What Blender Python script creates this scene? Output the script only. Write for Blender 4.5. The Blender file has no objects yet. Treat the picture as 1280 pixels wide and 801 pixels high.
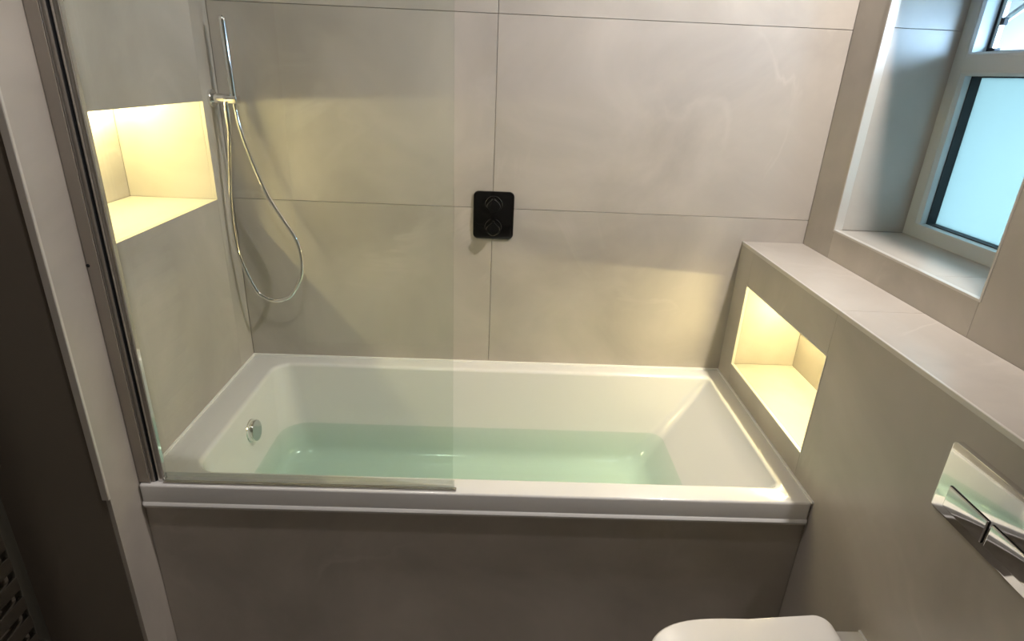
import bpy, bmesh, math, random
from mathutils import Vector, Matrix
random.seed(4)
S = bpy.context.scene
COL = S.collection

# ------------------------------------------------------------------ camera
# metres; origin = back-left corner of the bath rim. x to the right, y away from the camera, z up
yaw, pitch, roll = math.radians(1.483), math.radians(22.54), math.radians(2.55)
fwd = Vector((math.sin(yaw)*math.cos(pitch), math.cos(yaw)*math.cos(pitch), -math.sin(pitch)))
rgt = Vector((math.cos(yaw), -math.sin(yaw), 0))
upv = rgt.cross(fwd)
r2 = rgt*math.cos(roll) + upv*math.sin(roll)
u2 = -rgt*math.sin(roll) + upv*math.cos(roll)
cd = bpy.data.cameras.new('camera')
cam = bpy.data.objects.new('camera', cd); COL.objects.link(cam)
cd.sensor_fit = 'HORIZONTAL'; cd.sensor_width = 36.0; cd.lens = 744.6/1280*36.0
cd.clip_start = 0.02
m = Matrix((r2, u2, -fwd)).transposed().to_4x4()
m.translation = (0.880, -1.9593, 0.9808)
cam.matrix_world = m
S.camera = cam

# ------------------------------------------------------------------ world, exposure, light levels
SKY = 17.0            # daylight outside the window
LED_POWER = 102.0     # radiance of the niche LED strips
DOWN_MAIN = 68.0     # watts, downlight between bath and toilet
FILL_LEFT = 17.0     # watts, unseen fill lamp added to brighten the left side
S.view_settings.view_transform = 'Standard'
S.view_settings.look = 'None'
S.view_settings.gamma = 1.0
S.view_settings.use_curve_mapping = False
S.view_settings.exposure = 1.0
w = bpy.data.worlds.new('world'); S.world = w; w.use_nodes = True
bg = w.node_tree.nodes['Background']
bg.inputs['Color'].default_value = (0.44, 0.70, 1.0, 1); bg.inputs['Strength'].default_value = SKY

# ------------------------------------------------------------------ materials
def mat(name):
    m = bpy.data.materials.new(name); m.use_nodes = True
    return m, m.node_tree.nodes, m.node_tree.links, m.node_tree.nodes['Principled BSDF']
def plain(name, col, rough=0.5, metal=0.0, spec=0.5, coat=0.0, noise=0.0, nscale=40):
    m, n, l, b = mat(name)
    b.inputs['Roughness'].default_value = rough; b.inputs['Metallic'].default_value = metal
    b.inputs['Specular IOR Level'].default_value = spec; b.inputs['Coat Weight'].default_value = coat
    b.inputs['Coat Roughness'].default_value = 0.05
    t = n.new('ShaderNodeTexNoise'); t.inputs['Scale'].default_value = nscale; t.inputs['Detail'].default_value = 3
    g = n.new('ShaderNodeNewGeometry'); l.new(g.outputs['Position'], t.inputs['Vector'])
    r = n.new('ShaderNodeMapRange'); l.new(t.outputs['Fac'], r.inputs['Value'])
    r.inputs['To Min'].default_value = 1-noise; r.inputs['To Max'].default_value = 1+noise
    mx = n.new('ShaderNodeMix'); mx.data_type = 'RGBA'; mx.blend_type = 'MULTIPLY'
    mx.inputs['Factor'].default_value = 1.0
    mx.inputs['A'].default_value = (*col, 1); l.new(r.outputs['Result'], mx.inputs['B'])
    l.new(mx.outputs['Result'], b.inputs['Base Color'])
    return m
def stone(name, ca, cb, vein, rough=0.30, tint=0.32):
    """large-format porcelain: soft clouds, faint drifting streaks"""
    m, n, l, b = mat(name)
    g = n.new('ShaderNodeNewGeometry'); oi = n.new('ShaderNodeObjectInfo')
    off = n.new('ShaderNodeVectorMath'); off.operation = 'SCALE'
    cmb = n.new('ShaderNodeCombineXYZ')
    for i in range(3): l.new(oi.outputs['Random'], cmb.inputs[i])
    l.new(cmb.outputs[0], off.inputs[0]); off.inputs['Scale'].default_value = 17.0
    add = n.new('ShaderNodeVectorMath'); l.new(g.outputs['Position'], add.inputs[0]); l.new(off.outputs[0], add.inputs[1])
    n1 = n.new('ShaderNodeTexNoise'); n1.inputs['Scale'].default_value = 2.2; n1.inputs['Detail'].default_value = 5
    n1.inputs['Roughness'].default_value = 0.55; n1.inputs['Distortion'].default_value = 0.6
    l.new(add.outputs[0], n1.inputs['Vector'])
    r1 = n.new('ShaderNodeValToRGB'); l.new(n1.outputs['Fac'], r1.inputs['Fac'])
    r1.color_ramp.elements[0].position = 0.34; r1.color_ramp.elements[0].color = (*ca, 1)
    r1.color_ramp.elements[1].position = 0.68; r1.color_ramp.elements[1].color = (*cb, 1)
    # drifting streaks
    n2 = n.new('ShaderNodeTexNoise'); n2.inputs['Scale'].default_value = 1.6; n2.inputs['Detail'].default_value = 6
    n2.inputs['Distortion'].default_value = 1.8; l.new(add.outputs[0], n2.inputs['Vector'])
    s = n.new('ShaderNodeMath'); s.operation = 'SUBTRACT'; l.new(n2.outputs['Fac'], s.inputs[0]); s.inputs[1].default_value = 0.5
    a = n.new('ShaderNodeMath'); a.operation = 'ABSOLUTE'; l.new(s.outputs[0], a.inputs[0])
    r2_ = n.new('ShaderNodeMapRange'); l.new(a.outputs[0], r2_.inputs['Value'])
    r2_.inputs['From Min'].default_value = 0.0; r2_.inputs['From Max'].default_value = 0.030
    r2_.inputs['To Min'].default_value = 1.0; r2_.inputs['To Max'].default_value = 0.0
    n3 = n.new('ShaderNodeTexNoise'); n3.inputs['Scale'].default_value = 3.1; l.new(add.outputs[0], n3.inputs['Vector'])
    r3 = n.new('ShaderNodeMapRange'); l.new(n3.outputs['Fac'], r3.inputs['Value'])
    r3.inputs['From Min'].default_value = 0.52; r3.inputs['From Max'].default_value = 0.7
    r3.inputs['To Max'].default_value = tint
    mu = n.new('ShaderNodeMath'); mu.operation = 'MULTIPLY'; l.new(r2_.outputs[0], mu.inputs[0]); l.new(r3.outputs[0], mu.inputs[1])
    mx = n.new('ShaderNodeMix'); mx.data_type = 'RGBA'; l.new(mu.outputs[0], mx.inputs['Factor'])
    l.new(r1.outputs['Color'], mx.inputs['A']); mx.inputs['B'].default_value = (*vein, 1)
    l.new(mx.outputs['Result'], b.inputs['Base Color'])
    rr = n.new('ShaderNodeMapRange'); l.new(n1.outputs['Fac'], rr.inputs['Value'])
    rr.inputs['To Min'].default_value = rough-0.06; rr.inputs['To Max'].default_value = rough+0.08
    l.new(rr.outputs[0], b.inputs['Roughness'])
    return m
def glassy(name, tint, ior=1.45, rough=0.0, refl=1.0):
    """thin clear sheet: straight-through transmission with a fresnel reflection"""
    m, n, l, b = mat(name); n.remove(b)
    tr = n.new('ShaderNodeBsdfTransparent'); tr.inputs['Color'].default_value = (*tint, 1)
    gl = n.new('ShaderNodeBsdfGlossy'); gl.inputs['Roughness'].default_value = rough
    fr = n.new('ShaderNodeFresnel')      # same reflectance on both faces, since nothing is refracted inside the sheet
    ge = n.new('ShaderNodeNewGeometry'); mi = n.new('ShaderNodeMapRange'); l.new(ge.outputs['Backfacing'], mi.inputs['Value'])
    mi.inputs['To Min'].default_value = ior; mi.inputs['To Max'].default_value = 1/ior; l.new(mi.outputs[0], fr.inputs['IOR'])
    mu = n.new('ShaderNodeMath'); mu.operation = 'MULTIPLY'; mu.inputs[1].default_value = refl; l.new(fr.outputs[0], mu.inputs[0])
    mx = n.new('ShaderNodeMixShader'); l.new(mu.outputs[0], mx.inputs[0]); l.new(tr.outputs[0], mx.inputs[1]); l.new(gl.outputs[0], mx.inputs[2])
    l.new(mx.outputs[0], n['Material Output'].inputs['Surface'])
    return m
def emit(name, col, st):
    m, n, l, b = mat(name)
    b.inputs['Base Color'].default_value = (*col, 1)
    b.inputs['Emission Color'].default_value = (*col, 1); b.inputs['Emission Strength'].default_value = st
    return m

TILE = stone('greige_porcelain', (0.36, 0.33, 0.295), (0.49, 0.45, 0.405), (0.60, 0.56, 0.51))
GROUT = plain('grout', (0.27, 0.245, 0.22), 0.9)
PAINT = plain('white_ceiling_paint', (0.62, 0.61, 0.60), 0.8, noise=0.01)
TAUPE = plain('dark_taupe_paint', (0.16, 0.135, 0.11), 0.7, noise=0.05, nscale=6)
FLOORM = stone('floor_porcelain', (0.20, 0.18, 0.16), (0.27, 0.245, 0.22), (0.34, 0.32, 0.30), 0.45)
ACRYL = plain('white_bath_acrylic', (0.68, 0.675, 0.67), 0.16, coat=0.3)
GROUNDM = plain('garden_paving', (0.22, 0.22, 0.20), 0.9, noise=0.15, nscale=1.5)
BARM = plain('smoked_chrome', (0.66, 0.65, 0.62), 0.20, 1.0)
CERAM = plain('white_ceramic', (0.72, 0.70, 0.67), 0.12, coat=0.5)
UPVC = plain('white_upvc', (0.50, 0.54, 0.55), 0.35)
CHROME = plain('chrome', (0.82, 0.82, 0.82), 0.06, 1.0)
ALU = plain('polished_aluminium', (0.62, 0.60, 0.58), 0.24, 1.0)
ALU2 = plain('satin_aluminium', (0.42, 0.39, 0.36), 0.40, 0.85)
RADM = plain('anthracite_metal', (0.10, 0.095, 0.08), 0.32, 0.6)
BLACK = plain('gloss_black', (0.004, 0.004, 0.004), 0.12)
RUBBER = plain('black_rubber', (0.012, 0.014, 0.018), 0.6)
SEAL = plain('white_silicone', (0.82, 0.81, 0.79), 0.35)
TRIMM = plain('pale_trim', (0.60, 0.57, 0.53), 0.30, 0.3)
GLASS = glassy('shower_glass', (0.955, 0.975, 0.955), 1.45)
CLEARSEAL = glassy('clear_seal_plastic', (0.86, 0.88, 0.88), 1.35, 0.2, 2.0)
WATER = glassy('bath_water', (0.90, 0.965, 0.93), 1.33, 0.0)
va_ = WATER.node_tree.nodes.new('ShaderNodeVolumeAbsorption'); va_.inputs['Color'].default_value = (0.20, 0.66, 0.48, 1); va_.inputs['Density'].default_value = 1.1
WATER.node_tree.links.new(va_.outputs[0], WATER.node_tree.nodes['Material Output'].inputs['Volume'])
LEDM = emit('warm_led', (1.0, 0.87, 0.42), LED_POWER)
LAMPM = emit('downlight_lens', (1.0, 0.86, 0.72), 8.0)
RENDERM = plain('white_render', (0.85, 0.86, 0.86), 0.8, noise=0.03, nscale=8)
# frosted pane: diffuses the daylight that falls on its outer face
FROST, n, l, b = mat('frosted_glass'); n.remove(b)
tl = n.new('ShaderNodeBsdfTranslucent'); tl.inputs['Color'].default_value = (0.256, 0.280, 0.256, 1)
gl = n.new('ShaderNodeBsdfGlossy'); gl.inputs['Roughness'].default_value = 0.25
mx = n.new('ShaderNodeMixShader'); mx.inputs[0].default_value = 0.05
l.new(tl.outputs[0], mx.inputs[1]); l.new(gl.outputs[0], mx.inputs[2]); l.new(mx.outputs[0], n['Material Output'].inputs['Surface'])

# ------------------------------------------------------------------ helpers
def link(name, me, material, parent=None, smooth=False):
    me.materials.append(material)
    if smooth:
        for p in me.polygons: p.use_smooth = True
    o = bpy.data.objects.new(name, me); COL.objects.link(o)
    if parent is not None: o.parent = parent
    return o
def fin(name, bm, material, parent=None, smooth=False):
    """vertices are given in world coordinates; the origin is moved to the middle of the mesh"""
    bmesh.ops.recalc_face_normals(bm, faces=bm.faces[:])
    base = Vector((0, 0, 0))
    if parent is not None: base = WORLDLOC.get(parent.name, Vector((0, 0, 0)))
    lo = Vector([min(v.co[i] for v in bm.verts) for i in range(3)]); hi = Vector([max(v.co[i] for v in bm.verts) for i in range(3)])
    c = (lo+hi)/2
    for v in bm.verts: v.co -= c
    me = bpy.data.meshes.new(name); bm.to_mesh(me); bm.free()
    o = link(name, me, material, parent, smooth)
    o.location = c - base
    WORLDLOC[o.name] = c
    if smooth:
        try: me.set_sharp_from_angle(angle=math.radians(35))
        except Exception: pass
    return o
WORLDLOC = {}
def empty(name, loc, label, cat, group=None):
    o = bpy.data.objects.new(name, None); COL.objects.link(o)
    o.location = loc; o.empty_display_size = 0.05
    WORLDLOC[o.name] = Vector(loc)
    tag(o, label, cat, group)
    return o
def tag(o, label=None, cat=None, group=None, kind=None):
    if label: o['label'] = label
    if cat: o['category'] = cat
    if group: o['group'] = group
    if kind: o['kind'] = kind
    return o
def bx(bm, x0, x1, y0, y1, z0, z1, bev=0.0, seg=1):
    r = bmesh.ops.create_cube(bm, size=1.0)
    for v in r['verts']:
        v.co = Vector(((x0+x1)/2 + v.co.x*(x1-x0), (y0+y1)/2 + v.co.y*(y1-y0), (z0+z1)/2 + v.co.z*(z1-z0)))
    if bev > 0:
        es = list({e for v in r['verts'] for e in v.link_edges})
        bmesh.ops.bevel(bm, geom=es, offset=bev, segments=seg, affect='EDGES', profile=0.5)
    return bm
def box(name, x0, x1, y0, y1, z0, z1, material, parent=None, bev=0.0, seg=1):
    return fin(name, bx(bmesh.new(), x0, x1, y0, y1, z0, z1, bev, seg), material, parent, smooth=bev > 0 and seg > 1)
def loft(bm, rings, cap0=False, cap1=False, close=False):
    vr = [[bm.verts.new(p) for p in r] for r in rings]
    n_ = len(vr[0])
    seq = list(zip(vr, vr[1:])) + ([(vr[-1], vr[0])] if close else [])
    for a, b_ in seq:
        for i in range(n_):
            j = (i+1) % n_
            bm.faces.new((a[i], a[j], b_[j], b_[i]))
    if cap0: bm.faces.new(vr[0])
    if cap1: bm.faces.new(list(reversed(vr[-1])))
    return bm
def lathe(bm, c, axis, prof, n_=32, cap0=True, cap1=True):
    """prof = list of (radius, distance along axis)"""
    ax = Vector(axis).normalized(); t = ax.orthogonal().normalized(); s = ax.cross(t); c = Vector(c)
    rings = [[c + ax*d + (t*math.cos(2*math.pi*k/n_) + s*math.sin(2*math.pi*k/n_))*max(r, 1e-4) for k in range(n_)] for r, d in prof]
    return loft(bm, rings, cap0, cap1)
def smooth_path(pts, per=8):
    pts = [Vector(p) for p in pts]; out = []
    for i in range(len(pts)-1):
        p0 = pts[max(i-1, 0)]; p1 = pts[i]; p2 = pts[i+1]; p3 = pts[min(i+2, len(pts)-1)]
        for k in range(per):
            t = k/per
            out.append(0.5*((2*p1) + (p2-p0)*t + (2*p0-5*p1+4*p2-p3)*t*t + (3*p1-p0-3*p2+p3)*t**3))
    out.append(pts[-1]); return out
def tube(bm, path, rad, n_=12):
    path = [Vector(p) for p in path]; rings = []; prev = None
    for i, p in enumerate(path):
        d = (path[min(i+1, len(path)-1)] - path[max(i-1, 0)]).normalized()
        if prev is None: t = d.orthogonal().normalized()
        else: t = (prev - d*prev.dot(d)).normalized()
        prev = t; s = d.cross(t); r = rad(i/(len(path)-1), i) if callable(rad) else rad
        rings.append([p + (t*math.cos(2*math.pi*k/n_) + s*math.sin(2*math.pi*k/n_))*r for k in range(n_)])
    return loft(bm, rings, True, True)
def rrect(x0, x1, y0, y1, z, radii, n_=8):
    """rounded rectangle in the xy plane; radii for corners (x1,y1),(x0,y1),(x0,y0),(x1,y0)"""
    pts = []
    for (cx, cy, a0), r in zip(((x1, y1, 0), (x0, y1, 90), (x0, y0, 180), (x1, y0, 270)), radii):
        sx = -1 if cx == x1 else 1; sy = -1 if cy == y1 else 1
        for k in range(n_+1):
            a = math.radians(a0 + 90*k/n_)
            pts.append(Vector((cx + sx*r + r*math.cos(a), cy + sy*r + r*math.sin(a), z)))
    return pts
def plate(bm, frame, w_, h_, r, prof, n_=8):
    """rounded plate: frame = (centre, u, v, normal); prof = list of (inset, height)"""
    c, u, v, nn = [Vector(q) for q in frame]; rings = []
    for ins, hgt in prof:
        rr = max(r-ins, 0.0005)
        ring = rrect(-w_/2+ins, w_/2-ins, -h_/2+ins, h_/2-ins, 0, [rr]*4, n_)
        rings.append([c + u*p.x + v*p.y + nn*hgt for p in ring])
    return loft(bm, rings, True, True)

# ------------------------------------------------------------------ room dimensions
FLOOR = -0.56; CEIL = 1.86; YB = -2.75
L = 1.70; W = 0.745
XR = 1.907; SHELF = 0.487
T = 0.010                          # tile thickness
LNY0, LNY1, LNZ0, LNZ1, LND = -0.634, -0.106, 0.583, 0.868, 0.265   # left niche
RNY0, RNY1, RNZ0, RNZ1, RND = -0.632, -0.105, 0.078, 0.362, 0.215   # right niche
WY0, WY1, WZ0, WZ1, WX = -0.777, -0.165, 0.575, 1.37, 2.12           # window opening, plane of the frame
YE = -0.840                        # free end of the left wall
XREC = -0.262                      # wall set back beyond it
G = 0.0014                         # grout joint
Z1, Z2 = 0.5664, 1.140; XV = 0.8506

def struct(name, boxes, material):
    bm = bmesh.new()
    for q in boxes: bx(bm, *q)
    return tag(fin(name, bm, material), kind='structure')
def tile(parent, x0, x1, y0, y1, z0, z1, g=(0, 0, 0), name='tile', material=None, bev=0.0006):
    return box(name, x0+g[0], x1-g[0], y0+g[1], y1-g[1], z0+g[2], z1-g[2], material or TILE, parent, bev)

floor = struct('floor', [(XREC-0.2, 2.4, YB-0.1, 0.1, FLOOR-0.05, FLOOR-T)], GROUT)
fx = [-0.27, 0.52, 1.115, 1.70]; fy = [YB, -2.2, -1.6, -1.0, -0.745]
for i in range(3):
    for j in range(4):
        tile(floor, fx[i], fx[i+1], fy[j], fy[j+1], FLOOR-T-0.0005, FLOOR, (G/2, G/2, 0), 'floor_tile', FLOORM)
ceiling = struct('ceiling', [(XREC-0.2, 2.4, YB-0.1, 0.1, CEIL, CEIL+0.05)], PAINT)
wall_rear = struct('wall_rear', [(XREC-0.2, 2.4, YB-0.1, YB, FLOOR-0.05, CEIL)], PAINT)

# back wall: two columns of large tiles
wall_back = struct('wall_back', [(-0.35, 2.4, T, 0.12, FLOOR-0.05, CEIL)], GROUT)
zs = [FLOOR, Z1-0.574, Z1, Z2, CEIL]
for i in range(4):
    tile(wall_back, 0.0005, XV, 0, T+0.0005, zs[i], zs[i+1], (G/2, 0, G/2))
    tile(wall_back, XV, XR, 0, T+0.0005, zs[i], zs[i+1], (G/2, 0, G/2))

# left wall with its deep niche
x0 = XREC-0.15
wall_left = struct('wall_left', [
    (-LND-0.10, -T, YE+0.004, LNY0-T, FLOOR-0.05, CEIL), (-LND-0.10, -T, LNY1+T, 0.004, FLOOR-0.05, CEIL),
    (-LND-0.10, -T, LNY0-T, LNY1+T, FLOOR-0.05, LNZ0-T), (-LND-0.10, -T, LNY0-T, LNY1+T, LNZ1+T, CEIL),
    (-LND-0.10, -LND-T, LNY0-T, LNY1+T, LNZ0-T, LNZ1+T)], GROUT)
h = 0.0006
for (a, b_, c, d) in [(YE, LNY0, FLOOR, CEIL),
                      (LNY0, LNY1, FLOOR, LNZ0), (LNY0, LNY1, LNZ1, CEIL),
                      (LNY1, 0.0, FLOOR, CEIL)]:
    tile(wall_left, -T-0.0005, 0, a, b_, c, d, (0, h/2, h/2), bev=0.0003)
def niche(parent, xf, xd, y0, y1, z0, z1, sgn):
    """five lining tiles; xf = face of the wall, xd = back plane, sgn = direction into the wall"""
    a, b_ = sorted((xf+sgn*T*1.02, xd)); a2, b2 = sorted((xd, xd+sgn*(T+0.0005)))
    tile(parent, a2, b2, y0, y1, z0, z1, (0, h/2, h/2), 'niche_back_tile')
    tile(parent, a, b_, y0-T, y0, z0, z1, (h/2, 0, h/2), 'niche_side_tile')
    tile(parent, a, b_, y1, y1+T, z0, z1, (h/2, 0, h/2), 'niche_side_tile')
    tile(parent, a, b_, y0, y1, z0-T, z0, (0.0002, 0, 0), 'niche_sill_tile')
    tile(parent, a, b_, y0, y1, z1, z1+T, (0.0002, 0, 0), 'niche_top_tile')
niche(wall_left, 0, -LND, LNY0, LNY1, LNZ0, LNZ1, -1)
# the wall that steps back beyond the free end, with the dark return face
wall_left_rear = struct('wall_left_rear', [(XREC-0.2, XREC, YB, YE-0.0005, FLOOR-0.05, CEIL)], TAUPE)
struct('wall_left_end', [(XREC-0.1, -T-0.001, YE-0.0006, YE+0.004, FLOOR-0.05, CEIL)], TAUPE)
# corner trim, stops a little above the bath rim
tr = box('trim_1', -0.014, 0.0025, YE-0.007, YE+0.0008, 0.036, CEIL-0.001, TRIMM, None, 0.0012); tag(tr, kind='structure')

# boxed-out lower wall on the right with its niche and the shelf on top
YR = YB
wall_rl = struct('wall_right_lower', [
    (L+T, XR+0.06, RNY1+T, 0.004, FLOOR-0.05, SHELF-T), (L+T, XR+0.06, YR, RNY0-T, FLOOR-0.05, SHELF-T),
    (L+T, XR+0.06, RNY0-T, RNY1+T, FLOOR-0.05, RNZ0-T), (L+T, XR+0.06, RNY0-T, RNY1+T, RNZ1+T, SHELF-T),
    (L+RND+T, XR+0.06, RNY0-T, RNY1+T, RNZ0-T, RNZ1+T)], GROUT)
for (a, b_, c, d) in [(RNY1, 0.0, FLOOR, SHELF-T), (RNY0, RNY1, FLOOR, RNZ0), (RNY0, RNY1, RNZ1, SHELF-T),
                      (-1.78, RNY0, FLOOR, SHELF-T), (YR, -1.78, FLOOR, SHELF-T)]:
    tile(wall_rl, L, L+T+0.0005, a, b_, c, d, (0, h/2, h/2), bev=0.0003)
niche(wall_rl, L, L+RND, RNY0, RNY1, RNZ0, RNZ1, 1)
for a, b_ in ((-0.636, 0.0), (-1.78, -0.636), (YR, -1.78)):
    tile(wall_rl, L+0.004, XR, a, b_, SHELF-T-0.0005, SHELF, (0, G/2, 0), 'shelf_tile')
tag(box('trim_2', L-0.0012, L+0.005, YR, -0.0005, SHELF-0.011, SHELF+0.0008, TRIMM, None, 0.001), kind='structure')
def niche_trim(name, xf, y0, y1, z0, z1, sgn):
    bm = bmesh.new(); t = 0.0045
    a, b_ = sorted((xf-sgn*0.0012, xf+sgn*0.009))
    bx(bm, a, b_, y0-t, y0, z0-t, z1+t, 0.0006); bx(bm, a, b_, y1, y1+t, z0-t, z1+t, 0.0006)
    bx(bm, a, b_, y0, y1, z0-t, z0, 0.0006); bx(bm, a, b_, y0, y1, z1, z1+t, 0.0006)
    return tag(fin(name, bm, TRIMM), kind='structure')
niche_trim('trim_3', L, RNY0, RNY1, RNZ0, RNZ1, 1)

# upper right wall around the window recess
XO = 2.34
wall_ru = struct('wall_right_upper', [
    (XR+T, XO, WY1+T, 0.004, SHELF-T, CEIL), (XR+T, XO, YR, WY0-T, SHELF-T, CEIL),
    (XR+T, XO, WY0-T, WY1+T, SHELF-T, WZ0-T), (XR+T, XO, WY0-T, WY1+T, WZ1+T, CEIL)], GROUT)
for (a, b_, c, d) in [(WY1, 0.0, SHELF, CEIL), (WY0, WY1, SHELF, WZ0), (WY0, WY1, WZ1, CEIL),
                      (-1.78, WY0, SHELF, CEIL), (YR, -1.78, SHELF, CEIL)]:
    tile(wall_ru, XR, XR+T+0.0005, a, b_, c, d, (0, h/2, h/2), bev=0.0003)
e = XR+T*1.02
tile(wall_ru, e, WX+0.02, WY1, WY1+T, WZ0, 1.137, (0, 0, G/2), 'jamb_tile')
tile(wall_ru, e, WX+0.02, WY1, WY1+T, 1.137, WZ1, (0, 0, G/2), 'jamb_tile')
tile(wall_ru, e, WX+0.02, WY0-T, WY0, WZ0, 1.137, (0, 0, G/2), 'jamb_tile')
tile(wall_ru, e, WX+0.02, WY0-T, WY0, 1.137, WZ1, (0, 0, G/2), 'jamb_tile')
tile(wall_ru, e, WX+0.02, WY0, -0.613, WZ0-T, WZ0, (0, G/2, 0), 'sill_tile')
tile(wall_ru, e, WX+0.02, -0.613, WY1, WZ0-T, WZ0, (0, G/2, 0), 'sill_tile')
tile(wall_ru, e, WX+0.02, WY0, WY1, WZ1, WZ1+T, (0, 0, 0), 'head_tile')
bm = bmesh.new(); t = 0.005
bx(bm, XR-0.0015, XR+0.024, WY1-0.0012, WY1+t, WZ0-t, WZ1+t, 0.0006); bx(bm, XR-0.0015, XR+0.024, WY0-t, WY0+0.0012, WZ0-t, WZ1+t, 0.0006)
bx(bm, XR-0.0015, XR+0.012, WY0, WY1, WZ0-t, WZ0+0.001, 0.0006); bx(bm, XR-0.0015, XR+0.012, WY0, WY1, WZ1-0.001, WZ1+t, 0.0006)
tag(fin('trim_4', bm, TRIMM), kind='structure')

# ------------------------------------------------------------------ window
win = tag(box('window_1', WX+0.045, WX+0.075, WY0+0.001, WY0+0.02, WZ0, WZ1, UPVC), kind='structure')
FZ1, TZ0, TZ1, FW = WZ1, 1.024, 1.083, 0.052
def frame_ring(name, y0, y1, z0, z1, wid, xa, xb, material, parent, chamfer=0.0):
    """rectangular ring in the yz plane with an optional chamfer towards the opening"""
    def ring(x, ins): return [Vector((x, y0+ins, z0+ins)), Vector((x, y1-ins, z0+ins)), Vector((x, y1-ins, z1-ins)), Vector((x, y0+ins, z1-ins))]
    rings = [ring(xb, 0), ring(xa, 0), ring(xa, wid-chamfer), ring(xa+chamfer*1.1, wid), ring(xb, wid)]
    bm = bmesh.new(); loft(bm, rings, close=True)
    return fin(name, bm, material, parent)
frame_ring('outer_frame', WY0+0.0005, WY1-0.0005, WZ0+0.0005, WZ1-0.0005, 0.040, WX, WX+0.07, UPVC, win)
box('transom', WX+0.0003, WX+0.07, WY0+0.02, WY1-0.02, TZ0+0.012, TZ1-0.012, UPVC, win, 0.001)
# lower fixed light
frame_ring('glazing_bead', WY0+0.038, WY1-0.038, WZ0+0.027, TZ0+0.013, 0.013, WX+0.001, WX+0.030, UPVC, win, 0.008)
frame_ring('spacer_bar', WY0+0.049, WY1-0.049, WZ0+0.038, TZ0+0.002, 0.005, WX+0.028, WX+0.060, RUBBER, win)
box('frosted_pane', WX+0.055, WX+0.059, WY0+0.052, WY1-0.052, WZ0+0.041, TZ0-0.001, FROST, win)
# upper opening: rebate with black gasket, top-hung vent pushed open, friction stay
frame_ring('vent_rebate', WY0+0.038, WY1-0.038, TZ1-0.013, WZ1-0.038, 0.013, WX+0.001, WX+0.045, UPVC, win, 0.006)
frame_ring('vent_gasket', WY0+0.049, WY1-0.049, TZ1-0.002, WZ1-0.049, 0.006, WX+0.044, WX+0.058, RUBBER, win)
ang = math.radians(56); hz = WZ1-0.05; hx = WX+0.075
def vent(p):   # p in the closed pane's coordinates -> swung outwards about the top edge
    dz = p.z-hz; dx = p.x-hx
    return Vector((hx + dx*math.cos(ang) - dz*math.sin(ang), p.y, hz + dz*math.cos(ang) + dx*math.sin(ang)))
def swung(o):
    base = WORLDLOC[o.name]
    for v in o.data.vertices: v.co = vent(v.co+base)-base
swung(frame_ring('vent_sash', WY0+0.045, WY1-0.045, TZ1+0.004, hz, 0.045, WX+0.076, WX+0.125, UPVC, win, 0.010))
swung(box('vent_pane', WX+0.10, WX+0.104, WY0+0.088, WY1-0.088, TZ1+0.046, hz-0.043, FROST, win))
bm = bmesh.new()
yy = WY1-0.060
bx(bm, WX+0.046, WX+0.060, yy-0.008, yy+0.004, TZ1+0.01, WZ1-0.06, 0.001)
tube(bm, [(WX+0.055, yy-0.006, TZ1+0.075), (WX+0.10, yy-0.008, TZ1+0.115), (WX+0.17, yy-0.010, TZ1+0.150)], 0.009, 8)
fin('friction_stay', bm, ALU, win)
box('stay_end_block', WX+0.045, WX+0.062, yy-0.018, yy+0.006, TZ1+0.001, TZ1+0.011, RUBBER, win, 0.001)
box('stay_cover', WX+0.048, WX+0.062, yy-0.016, yy+0.002, TZ1+0.066, TZ1+0.084, RUBBER, win, 0.002)
gr_ = box('ground_outside', 2.5, 40.0, -20.0, 30.0, FLOOR-2.6, FLOOR-2.5, GROUNDM); tag(gr_, kind='structure')
# the neighbouring house seen through the open vent
nb = empty('neighbour_house', (7.0, 4.6, FLOOR-2.5), 'white rendered gabled house with a ledge, seen through the open window vent', 'house')
bm = bmesh.new()
prof = [(2.55, FLOOR-2.5), (6.65, FLOOR-2.5), (6.65, 0.67), (4.60, 3.26), (2.55, 0.67)]
loft(bm, [[Vector((4.9, y_, z_)) for y_, z_ in prof], [Vector((9.0, y_, z_)) for y_, z_ in prof]], True, True)
fin('gable_body', bm, RENDERM, nb)
box('ledge', 4.80, 4.91, 3.42, 5.8, 1.53, 1.60, RENDERM, nb, 0.006)
for sg in (-1, 1):
    bm = bmesh.new()
    pr = [(4.60, 3.26), (4.60+sg*2.25, 0.42), (4.60+sg*2.25, 0.54), (4.60, 3.40)]
    loft(bm, [[Vector((x_, y_, z_)) for y_, z_ in pr] for x_ in (4.78, 9.1)], True, True)
    fin('roof_slope', bm, FLOORM, nb)

# ------------------------------------------------------------------ bath
bath = empty('bathtub', (L/2, -W/2, FLOOR), 'white acrylic bathtub part filled with greenish water between the tiled walls', 'bathtub')
e = 0.0012
def R4(l_, r_): return [r_, l_, l_, r_]
rings = []
rings.append(rrect(0.03, L-0.03, -W+0.03, -0.03, -0.050, R4(.01, .01)))
rings.append(rrect(0.012, L-0.012, -W+0.014, -0.012, -0.064, R4(.01, .01)))
rings.append(rrect(e, L-e, -W-0.002, -e, -0.064, R4(.008, .008)))
rings.append(rrect(e, L-e, -W-0.004, -e, -0.059, R4(.009, .009)))
rings.append(rrect(e, L-e, -W-0.002, -e, -0.054, R4(.009, .009)))
rings.append(rrect(e, L-e, -W+0.001, -e, -0.051, R4(.010, .010)))
rings.append(rrect(e, L-e, -W+0.001, -e, -0.006, R4(.010, .010)))
for k in range(1, 5):
    a = math.radians(90*k/4); f = 0.006*(1-math.cos(a)); g_ = 0.006*math.sin(a)
    rings.append(rrect(e+f, L-e-f, -W+0.001+f, -e-f, -0.006+g_, R4(.010, .010)))
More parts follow.
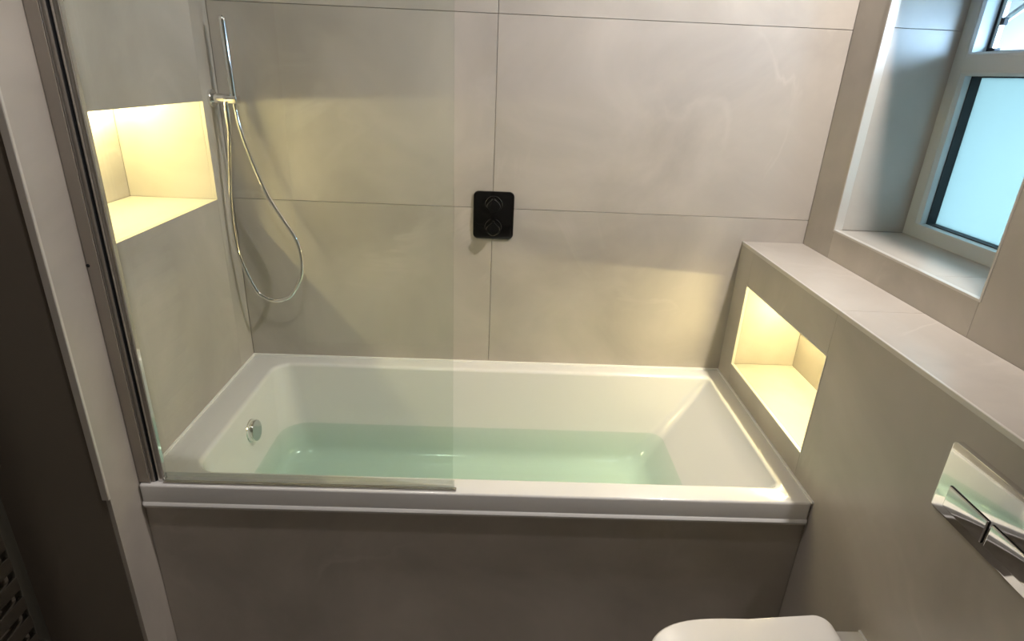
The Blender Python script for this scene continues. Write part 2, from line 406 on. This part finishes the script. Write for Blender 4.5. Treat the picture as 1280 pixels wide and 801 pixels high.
X0, X1, Y0, Y1 = 0.108, 1.640, -0.676, -0.066
for k in range(0, 6):                      # rounded lip
    a = math.radians(90*k/5); f = 0.014*math.sin(a); g_ = 0.012*(1-math.cos(a))
    rings.append(rrect(X0-0.014+f, X1+0.014-f*1.0, Y0-0.014+f, Y1+0.014-f, -g_, R4(.062-f*.3, .032-f*.4), 8))
def inner(z):
    d = -0.012-z
    return (X0+0.085*d, X1-0.70*d, Y0+0.14*d, Y1-0.14*d)
for z in (-0.06, -0.13, -0.22, -0.27, -0.30):
    q = inner(z); rings.append(rrect(*q, z, R4(.062+0.10*(-z), .028+0.10*(-z))))
qb = inner(-0.30)
for k in range(1, 6):
    a = math.radians(90*k/5); f = 0.05*(1-math.cos(a)); g_ = 0.042*math.sin(a)
    rings.append(rrect(qb[0]+f, qb[1]-f-g_*0.6, qb[2]+f, qb[3]-f, -0.30-g_, R4(.10, .07)))
bm = bmesh.new(); loft(bm, rings, False, True)
fin('shell', bm, ACRYL, bath, True)
# water, filled to a little below the overflow
zw = -0.222; q = inner(zw)
bm = bmesh.new()
e = 0.0015; wr = []
for z in (zw, -0.27, -0.30):
    q = inner(z); wr.append(rrect(q[0]-e, q[1]+e, q[2]-e, q[3]+e, z, R4(.062+0.10*(-z), .028+0.10*(-z))))
for k in range(1, 6):
    a = math.radians(90*k/5); f = 0.05*(1-math.cos(a)); g_ = 0.042*math.sin(a)
    wr.append(rrect(qb[0]+f-e, qb[1]-f-g_*0.6+e, qb[2]+f-e, qb[3]-f+e, -0.30-g_-e, R4(.10, .07)))
loft(bm, wr, True, True)
wt = fin('bath_water', bm, WATER, None)
tag(wt, 'still greenish bath water filling the white tub halfway', 'water', kind='stuff')
# overflow filler on the sloping end
ov = Vector((inner(-0.094)[0]-0.003, -0.350, -0.094))
bm = bmesh.new(); lathe(bm, ov, (1, 0, 0.085), [(0.037, 0), (0.037, 0.004), (0.034, 0.006), (0.034, 0.020), (0.0325, 0.0225), (0.0, 0.0225)], 40)
fin('overflow_cap', bm, CHROME, bath, True)
bm = bmesh.new(); lathe(bm, (0.42, -0.37, -0.3445), (0, 0, 1), [(0.034, 0), (0.034, 0.004), (0.030, 0.008), (0.012, 0.011), (0, 0.011)], 32)
fin('waste_plug', bm, CHROME, bath, True)
# silicone bead where the rim meets the tiles
bm = bmesh.new()
bx(bm, 0.0002, L-0.0002, -0.0055, -0.0002, -0.001, 0.0050); bx(bm, 0.0002, 0.0055, -0.703, -0.0055, -0.001, 0.0050); bx(bm, L-0.0055, L-0.0002, -W, -0.0055, -0.001, 0.0050)
fin('silicone_bead', bm, SEAL, bath)
# tiled front
pan = box('front_panel', 0.001, L-0.001, -W+0.010, -W+0.022, FLOOR, -0.060, TILE, bath, 0.0006)
pan['label'] = 'greige stone-effect tiled panel'
box('top_trim', 0.001, L-0.001, -W+0.0045, -W+0.0115, -0.073, -0.0635, TRIMM, pan, 0.0008)

# ------------------------------------------------------------------ shower screen
scr = empty('shower_screen', (0.0, -0.72, 0.0), 'frameless clear glass shower screen with aluminium wall profile on the bath rim', 'shower screen')
SY = -0.719; ZT = 1.50
bm = bmesh.new()
bx(bm, 0.0005, 0.030, SY-0.016, SY+0.014, 0.0012, ZT, 0.0012)
fin('wall_channel', bm, ALU2, scr)
box('channel_lip', 0.0275, 0.0305, SY-0.0185, SY-0.0155, 0.0012, ZT, ALU, scr, 0.0006)
box('inner_channel', 0.030, 0.038, SY-0.012, SY+0.011, 0.0012, ZT, ALU2, scr, 0.001)
box('gasket', 0.038, 0.0405, SY-0.009, SY+0.009, 0.0012, ZT, RUBBER, scr)
bm = bmesh.new(); lathe(bm, (0.049, SY, 0.0012), (0, 0, 1), [(0.0095, 0), (0.0095, ZT-0.0012)], 24)
fin('hinge_post', bm, ALU, scr, True)
box('highlight_strip', 0.0572, 0.0600, SY-0.006, SY+0.006, 0.0030, ZT, CHROME, scr, 0.0006)  # bright chrome strip stands in for the highlight line beside the glass
gp = box('glass_panel', 0.0575, 0.780, SY-0.003, SY+0.003, 0.012, ZT, GLASS, scr, 0.0006)
bm = bmesh.new()
bx(bm, 0.060, 0.784, SY-0.0055, SY+0.0055, 0.0012, 0.020, 0.0012)
fin('bottom_seal', bm, CLEARSEAL, scr)
box('drip_bar', 0.060, 0.790, SY-0.017, SY-0.005, 0.0008, 0.005, ALU, scr, 0.001)
bm = bmesh.new(); lathe(bm, (0.004, SY-0.0155, 0.565), (0, -1, 0), [(0.004, 0), (0.004, 0.001), (0.002, 0.002)], 12)
fin('screw_cap', bm, RUBBER, scr, True)

# ------------------------------------------------------------------ hand shower
hs = empty('hand_shower', (0.0, -0.05, 0.875), 'chrome stick hand shower on a wall bracket with a looping hose', 'shower')
bm = bmesh.new(); lathe(bm, (-0.0005, -0.050, 0.874), (1, 0, 0), [(0.026, 0), (0.026, 0.007), (0.0235, 0.0095), (0.0145, 0.0096), (0.0145, 0.052), (0.013, 0.054), (0, 0.054)], 32)
br = fin('wall_bracket', bm, CHROME, hs, True)
bm = bmesh.new(); bx(bm, 0.044, 0.084, -0.073, -0.042, 0.862, 0.884, 0.003, 3)
fin('cradle', bm, CHROME, hs, True)
bm = bmesh.new()
pth = [(0.0710, -0.058, 0.846), (0.0705, -0.058, 0.900), (0.0680, -0.057, 1.00), (0.0655, -0.056, 1.098)]
tube(bm, smooth_path(pth, 10), lambda t, i: 0.0072+0.0022*min(1, t*4) if t < 0.985 else 0.006, 20)
hd = fin('handset', bm, CHROME, hs, True)
bm = bmesh.new(); lathe(bm, (0.050, -0.070, 0.866), (0, -0.01, -1), [(0.008, 0), (0.008, 0.012), (0.0095, 0.013), (0.0095, 0.03), (0.0075, 0.092), (0.0055, 0.094)], 20)
fin('hose_connector', bm, CHROME, hs, True)
hp = [(0.0495, -0.071, 0.79), (0.045, -0.073, 0.74), (0.036, -0.075, 0.662), (0.027, -0.077, 0.56), (0.025, -0.078, 0.472), (0.034, -0.079, 0.388), (0.070, -0.080, 0.284),
      (0.100, -0.080, 0.253), (0.132, -0.079, 0.243), (0.162, -0.078, 0.248), (0.188, -0.077, 0.265), (0.222, -0.076, 0.323), (0.231, -0.075, 0.387), (0.219, -0.073, 0.454), (0.176, -0.070, 0.530),
      (0.134, -0.067, 0.610), (0.099, -0.063, 0.713), (0.079, -0.060, 0.790), (0.0710, -0.058, 0.850)]
bm = bmesh.new(); tube(bm, smooth_path(hp, 14), lambda t, i: 0.0066 if i % 2 else 0.0061, 12)
fin('hose', bm, CHROME, hs, True)

# ------------------------------------------------------------------ thermostatic valve
vx, vz = 0.854, 0.543
va = empty('shower_valve', (vx, 0, vz), 'gloss black rectangular shower valve plate with two control knobs', 'shower valve')
bm = bmesh.new(); plate(bm, ((vx, 0.0005, vz), (1, 0, 0), (0, 0, 1), (0, -1, 0)), 0.134, 0.158, 0.017, [(0, 0), (0, 0.006), (0.0012, 0.0078), (0.003, 0.0085)])
fin('cover_plate', bm, BLACK, va, True)
for kz in (vz+0.039, vz-0.036):
    bm = bmesh.new(); lathe(bm, (vx, -0.008, kz), (0, -1, 0), [(0.0285, 0), (0.0285, 0.010), (0.0265, 0.0125), (0.020, 0.0126)], 36)
    kn = fin('knob_base', bm, BLACK, va, True)
    bm = bmesh.new()
    rings = []
    for r, d in [(0.0185, 0.018), (0.0215, 0.022), (0.0215, 0.046), (0.0195, 0.049), (0.010, 0.050)]:
        rings.append([Vector((vx + r*(1+0.07*math.cos(4*a))*math.cos(a), -d, kz + r*(1+0.07*math.cos(4*a))*math.sin(a))) for a in [2*math.pi*k/48+math.pi/4 for k in range(48)]])
    loft(bm, rings, True, True)
    fin('knob_cap', bm, BLACK, kn, True)
    box('pointer_lever', vx-0.004, vx+0.004, -0.046, -0.024, kz+0.020, kz+0.027, BLACK, kn, 0.001)

# ------------------------------------------------------------------ flush plate
py, pz = -1.203, 0.349
fp = empty('flush_plate', (L, py, pz), 'polished chrome dual flush plate on the tiled wall above the toilet', 'flush plate')
U, V, N = (0, -1, 0), (0, 0, 1), (-1, 0, 0)
bm = bmesh.new(); plate(bm, ((L+0.0005, py, pz), U, V, N), 0.246, 0.140, 0.009, [(0, 0), (0, 0.009), (0.001, 0.0115), (0.003, 0.0125)])
fin('cover', bm, CHROME, fp, True)
for by in (-1.155, -1.2535):
    bm = bmesh.new(); plate(bm, ((L-0.0118, by, 0.3205), U, V, N), 0.0938, 0.0458, 0.003, [(0, 0), (0, 0.0011)])
    fin('button_gap', bm, BLACK, fp)
    bm = bmesh.new(); plate(bm, ((L-0.0120, by, 0.3205), U, V, N), 0.0915, 0.0435, 0.002, [(0, 0), (0, 0.0022), (0.0008, 0.0030), (0.002, 0.0034)])
    fin('button', bm, CHROME, fp, True)

# ------------------------------------------------------------------ toilet
ty = -1.188
to = empty('toilet', (1.45, ty, FLOOR), 'white wall-hung toilet with closed slim lid beside the bathtub', 'toilet')
def dshape(x_back, x_front, hw, z, k=2.7, n_=40, hb=None, sk=0.0):
    """squarish D outline, straight at the back; superellipse nose"""
    hb = hb or hw; pts = []
    xm = x_back-(x_back-x_front)*0.42
    for i in range(n_+1):
        a = -math.pi/2 + math.pi*i/n_
        c, s = math.cos(a), math.sin(a)
        pts.append(Vector((xm-(xm-x_front)*abs(c)**(2/k), ty+hw*(1 if s > 0 else -1)*abs(s)**(2/k), z)))
    r = 0.030
    for sgn, rng in ((1, range(0, 9)), (-1, range(8, -1, -1))):
        for q_ in rng:
            a = math.pi/2*q_/8
            pts.append(Vector((x_back-r+r*math.sin(a), ty+sgn*(hb-r+r*math.cos(a)), z)))
    return pts
zl = -0.106
def shaped(name, prof, material, k=2.9):
    bm = bmesh.new(); loft(bm, [dshape(xb, xf, hw, z, k, hb=hb) for xb, xf, hw, hb, z in prof], True, True)
    return fin(name, bm, material, to, True)
shaped('lid', [(1.634, 1.209, 0.182, 0.196, zl-0.017), (1.637, 1.205, 0.186, 0.200, zl-0.014), (1.637, 1.205, 0.186, 0.200, zl-0.004),
               (1.635, 1.208, 0.183, 0.197, zl-0.001), (1.626, 1.218, 0.174, 0.188, zl), (1.59, 1.27, 0.12, 0.13, zl+0.0015)], CERAM, 3.3)
shaped('seat', [(1.626, 1.214, 0.178, 0.184, zl-0.036), (1.631, 1.209, 0.182, 0.189, zl-0.033), (1.631, 1.209, 0.182, 0.189, zl-0.021), (1.626, 1.214, 0.178, 0.184, zl-0.0175)], CERAM)
box('hinge_deck', 1.632, L-0.0002, ty-0.168, ty+0.168, zl-0.045, zl-0.012, CERAM, to, 0.004, 3)
box('wall_seal', L-0.005, L-0.0002, ty-0.169, ty+0.169, zl-0.020, zl-0.0105, SEAL, to)
shaped('pan', [(L+0.0, 1.40, 0.10, 0.120, zl-0.330), (L+0.0, 1.34, 0.135, 0.145, zl-0.30), (L+0.0, 1.25, 0.165, 0.165, zl-0.16), (L+0.0, 1.220, 0.176, 0.172, zl-0.06),
              (L+0.0, 1.216, 0.178, 0.174, zl-0.041), (L-0.003, 1.220, 0.175, 0.171, zl-0.0365)], CERAM)
# ------------------------------------------------------------------ towel radiator
rx = -0.200
ra = empty('towel_radiator', (rx-0.03, -1.15, -0.44), 'dark flat-bar towel radiator mounted on the recessed taupe wall', 'radiator')
RZ0, RZ1, RY0, RY1 = -0.455, 0.62, -1.415, -0.886
for ya in (RY1-0.030, RY0):
    box('post', rx-0.022, rx-0.001, ya, ya+0.030, RZ0, RZ1, RADM, ra, 0.002, 2)
bar = None; k = 0
for z in [-0.130+0.0590*i for i in range(-5, 12)]:
    if k == 10: k += 1; continue
    if bar is None:
        bar = box('bar', rx-0.013, rx, RY0+0.028, RY1-0.028, z-0.038, z, BARM, ra, 0.0030, 3)
    else:
        o = bar.copy(); COL.objects.link(o); o.parent = ra; o.location = bar.location + Vector((0, 0, z-z0_))
    if k == 0: z0_ = z
    k += 1
for z in (-0.36, 0.52):
    for ya in (RY1-0.015, RY0+0.015):
        bm = bmesh.new(); lathe(bm, (XREC+0.0002, ya, z), (1, 0, 0), [(0.011, 0), (0.011, XREC*-1+rx-0.018)], 16); fin('wall_bracket', bm, RADM, ra, True)

# ------------------------------------------------------------------ lamps
def led(name, label, x, y0, y1, z):
    o = empty(name, (x, (y0+y1)/2, z), label, 'light')
    box('housing', x-0.008, x+0.008, y0+0.01, y1-0.01, z-0.004, z+0.0005, ALU2, o)
    box('diffuser', x-0.004, x+0.004, y0+0.012, y1-0.012, z-0.015, z-0.0035, LEDM, o, 0.001)
led('led_strip', 'warm LED strip under the top of the niche behind the shower screen', -0.215, LNY0, LNY1, LNZ1)
led('led_strip', 'warm LED strip under the top of the niche in the boxed wall', L+0.17, RNY0, RNY1, RNZ1)
def downlight(label, x, y, watts, size=math.radians(165), aim=(0, 0, -1)):
    o = empty('ceiling_downlight', (x, y, CEIL), label, 'light', None)
    bm = bmesh.new(); lathe(bm, (x, y, CEIL+0.0005), (0, 0, -1), [(0.045, 0), (0.045, 0.003), (0.041, 0.005), (0.032, 0.004), (0.030, 0.001)], 32, False, True)
    fin('bezel', bm, CHROME, o, True)
    bm = bmesh.new(); lathe(bm, (x, y, CEIL-0.0012), (0, 0, -1), [(0.0285, 0), (0.0285, 0.002), (0.02, 0.0032), (0, 0.0035)], 24)
    fin('lens', bm, LAMPM, o, True)
    ld = bpy.data.lights.new('downlight_beam', 'SPOT'); ld.energy = watts; ld.color = (1.0, 0.925, 0.865)
    ld.spot_size = size; ld.spot_blend = 1.0; ld.shadow_soft_size = 0.03
    lo = bpy.data.objects.new('downlight_beam', ld); COL.objects.link(lo); lo.parent = o; lo.location = (0, 0, -0.012)
    lo.rotation_euler = Vector(aim).to_track_quat('-Z', 'Y').to_euler()
downlight('recessed ceiling downlight above the tiled shelf by the toilet', 1.85, -0.86, DOWN_MAIN, math.radians(150), (-0.40, 0.75, -0.75))
downlight('added ceiling fill lamp brightening the free end of the niche wall', 0.50, -1.10, FILL_LEFT)  # added fill, lifts the left wall strip and panel
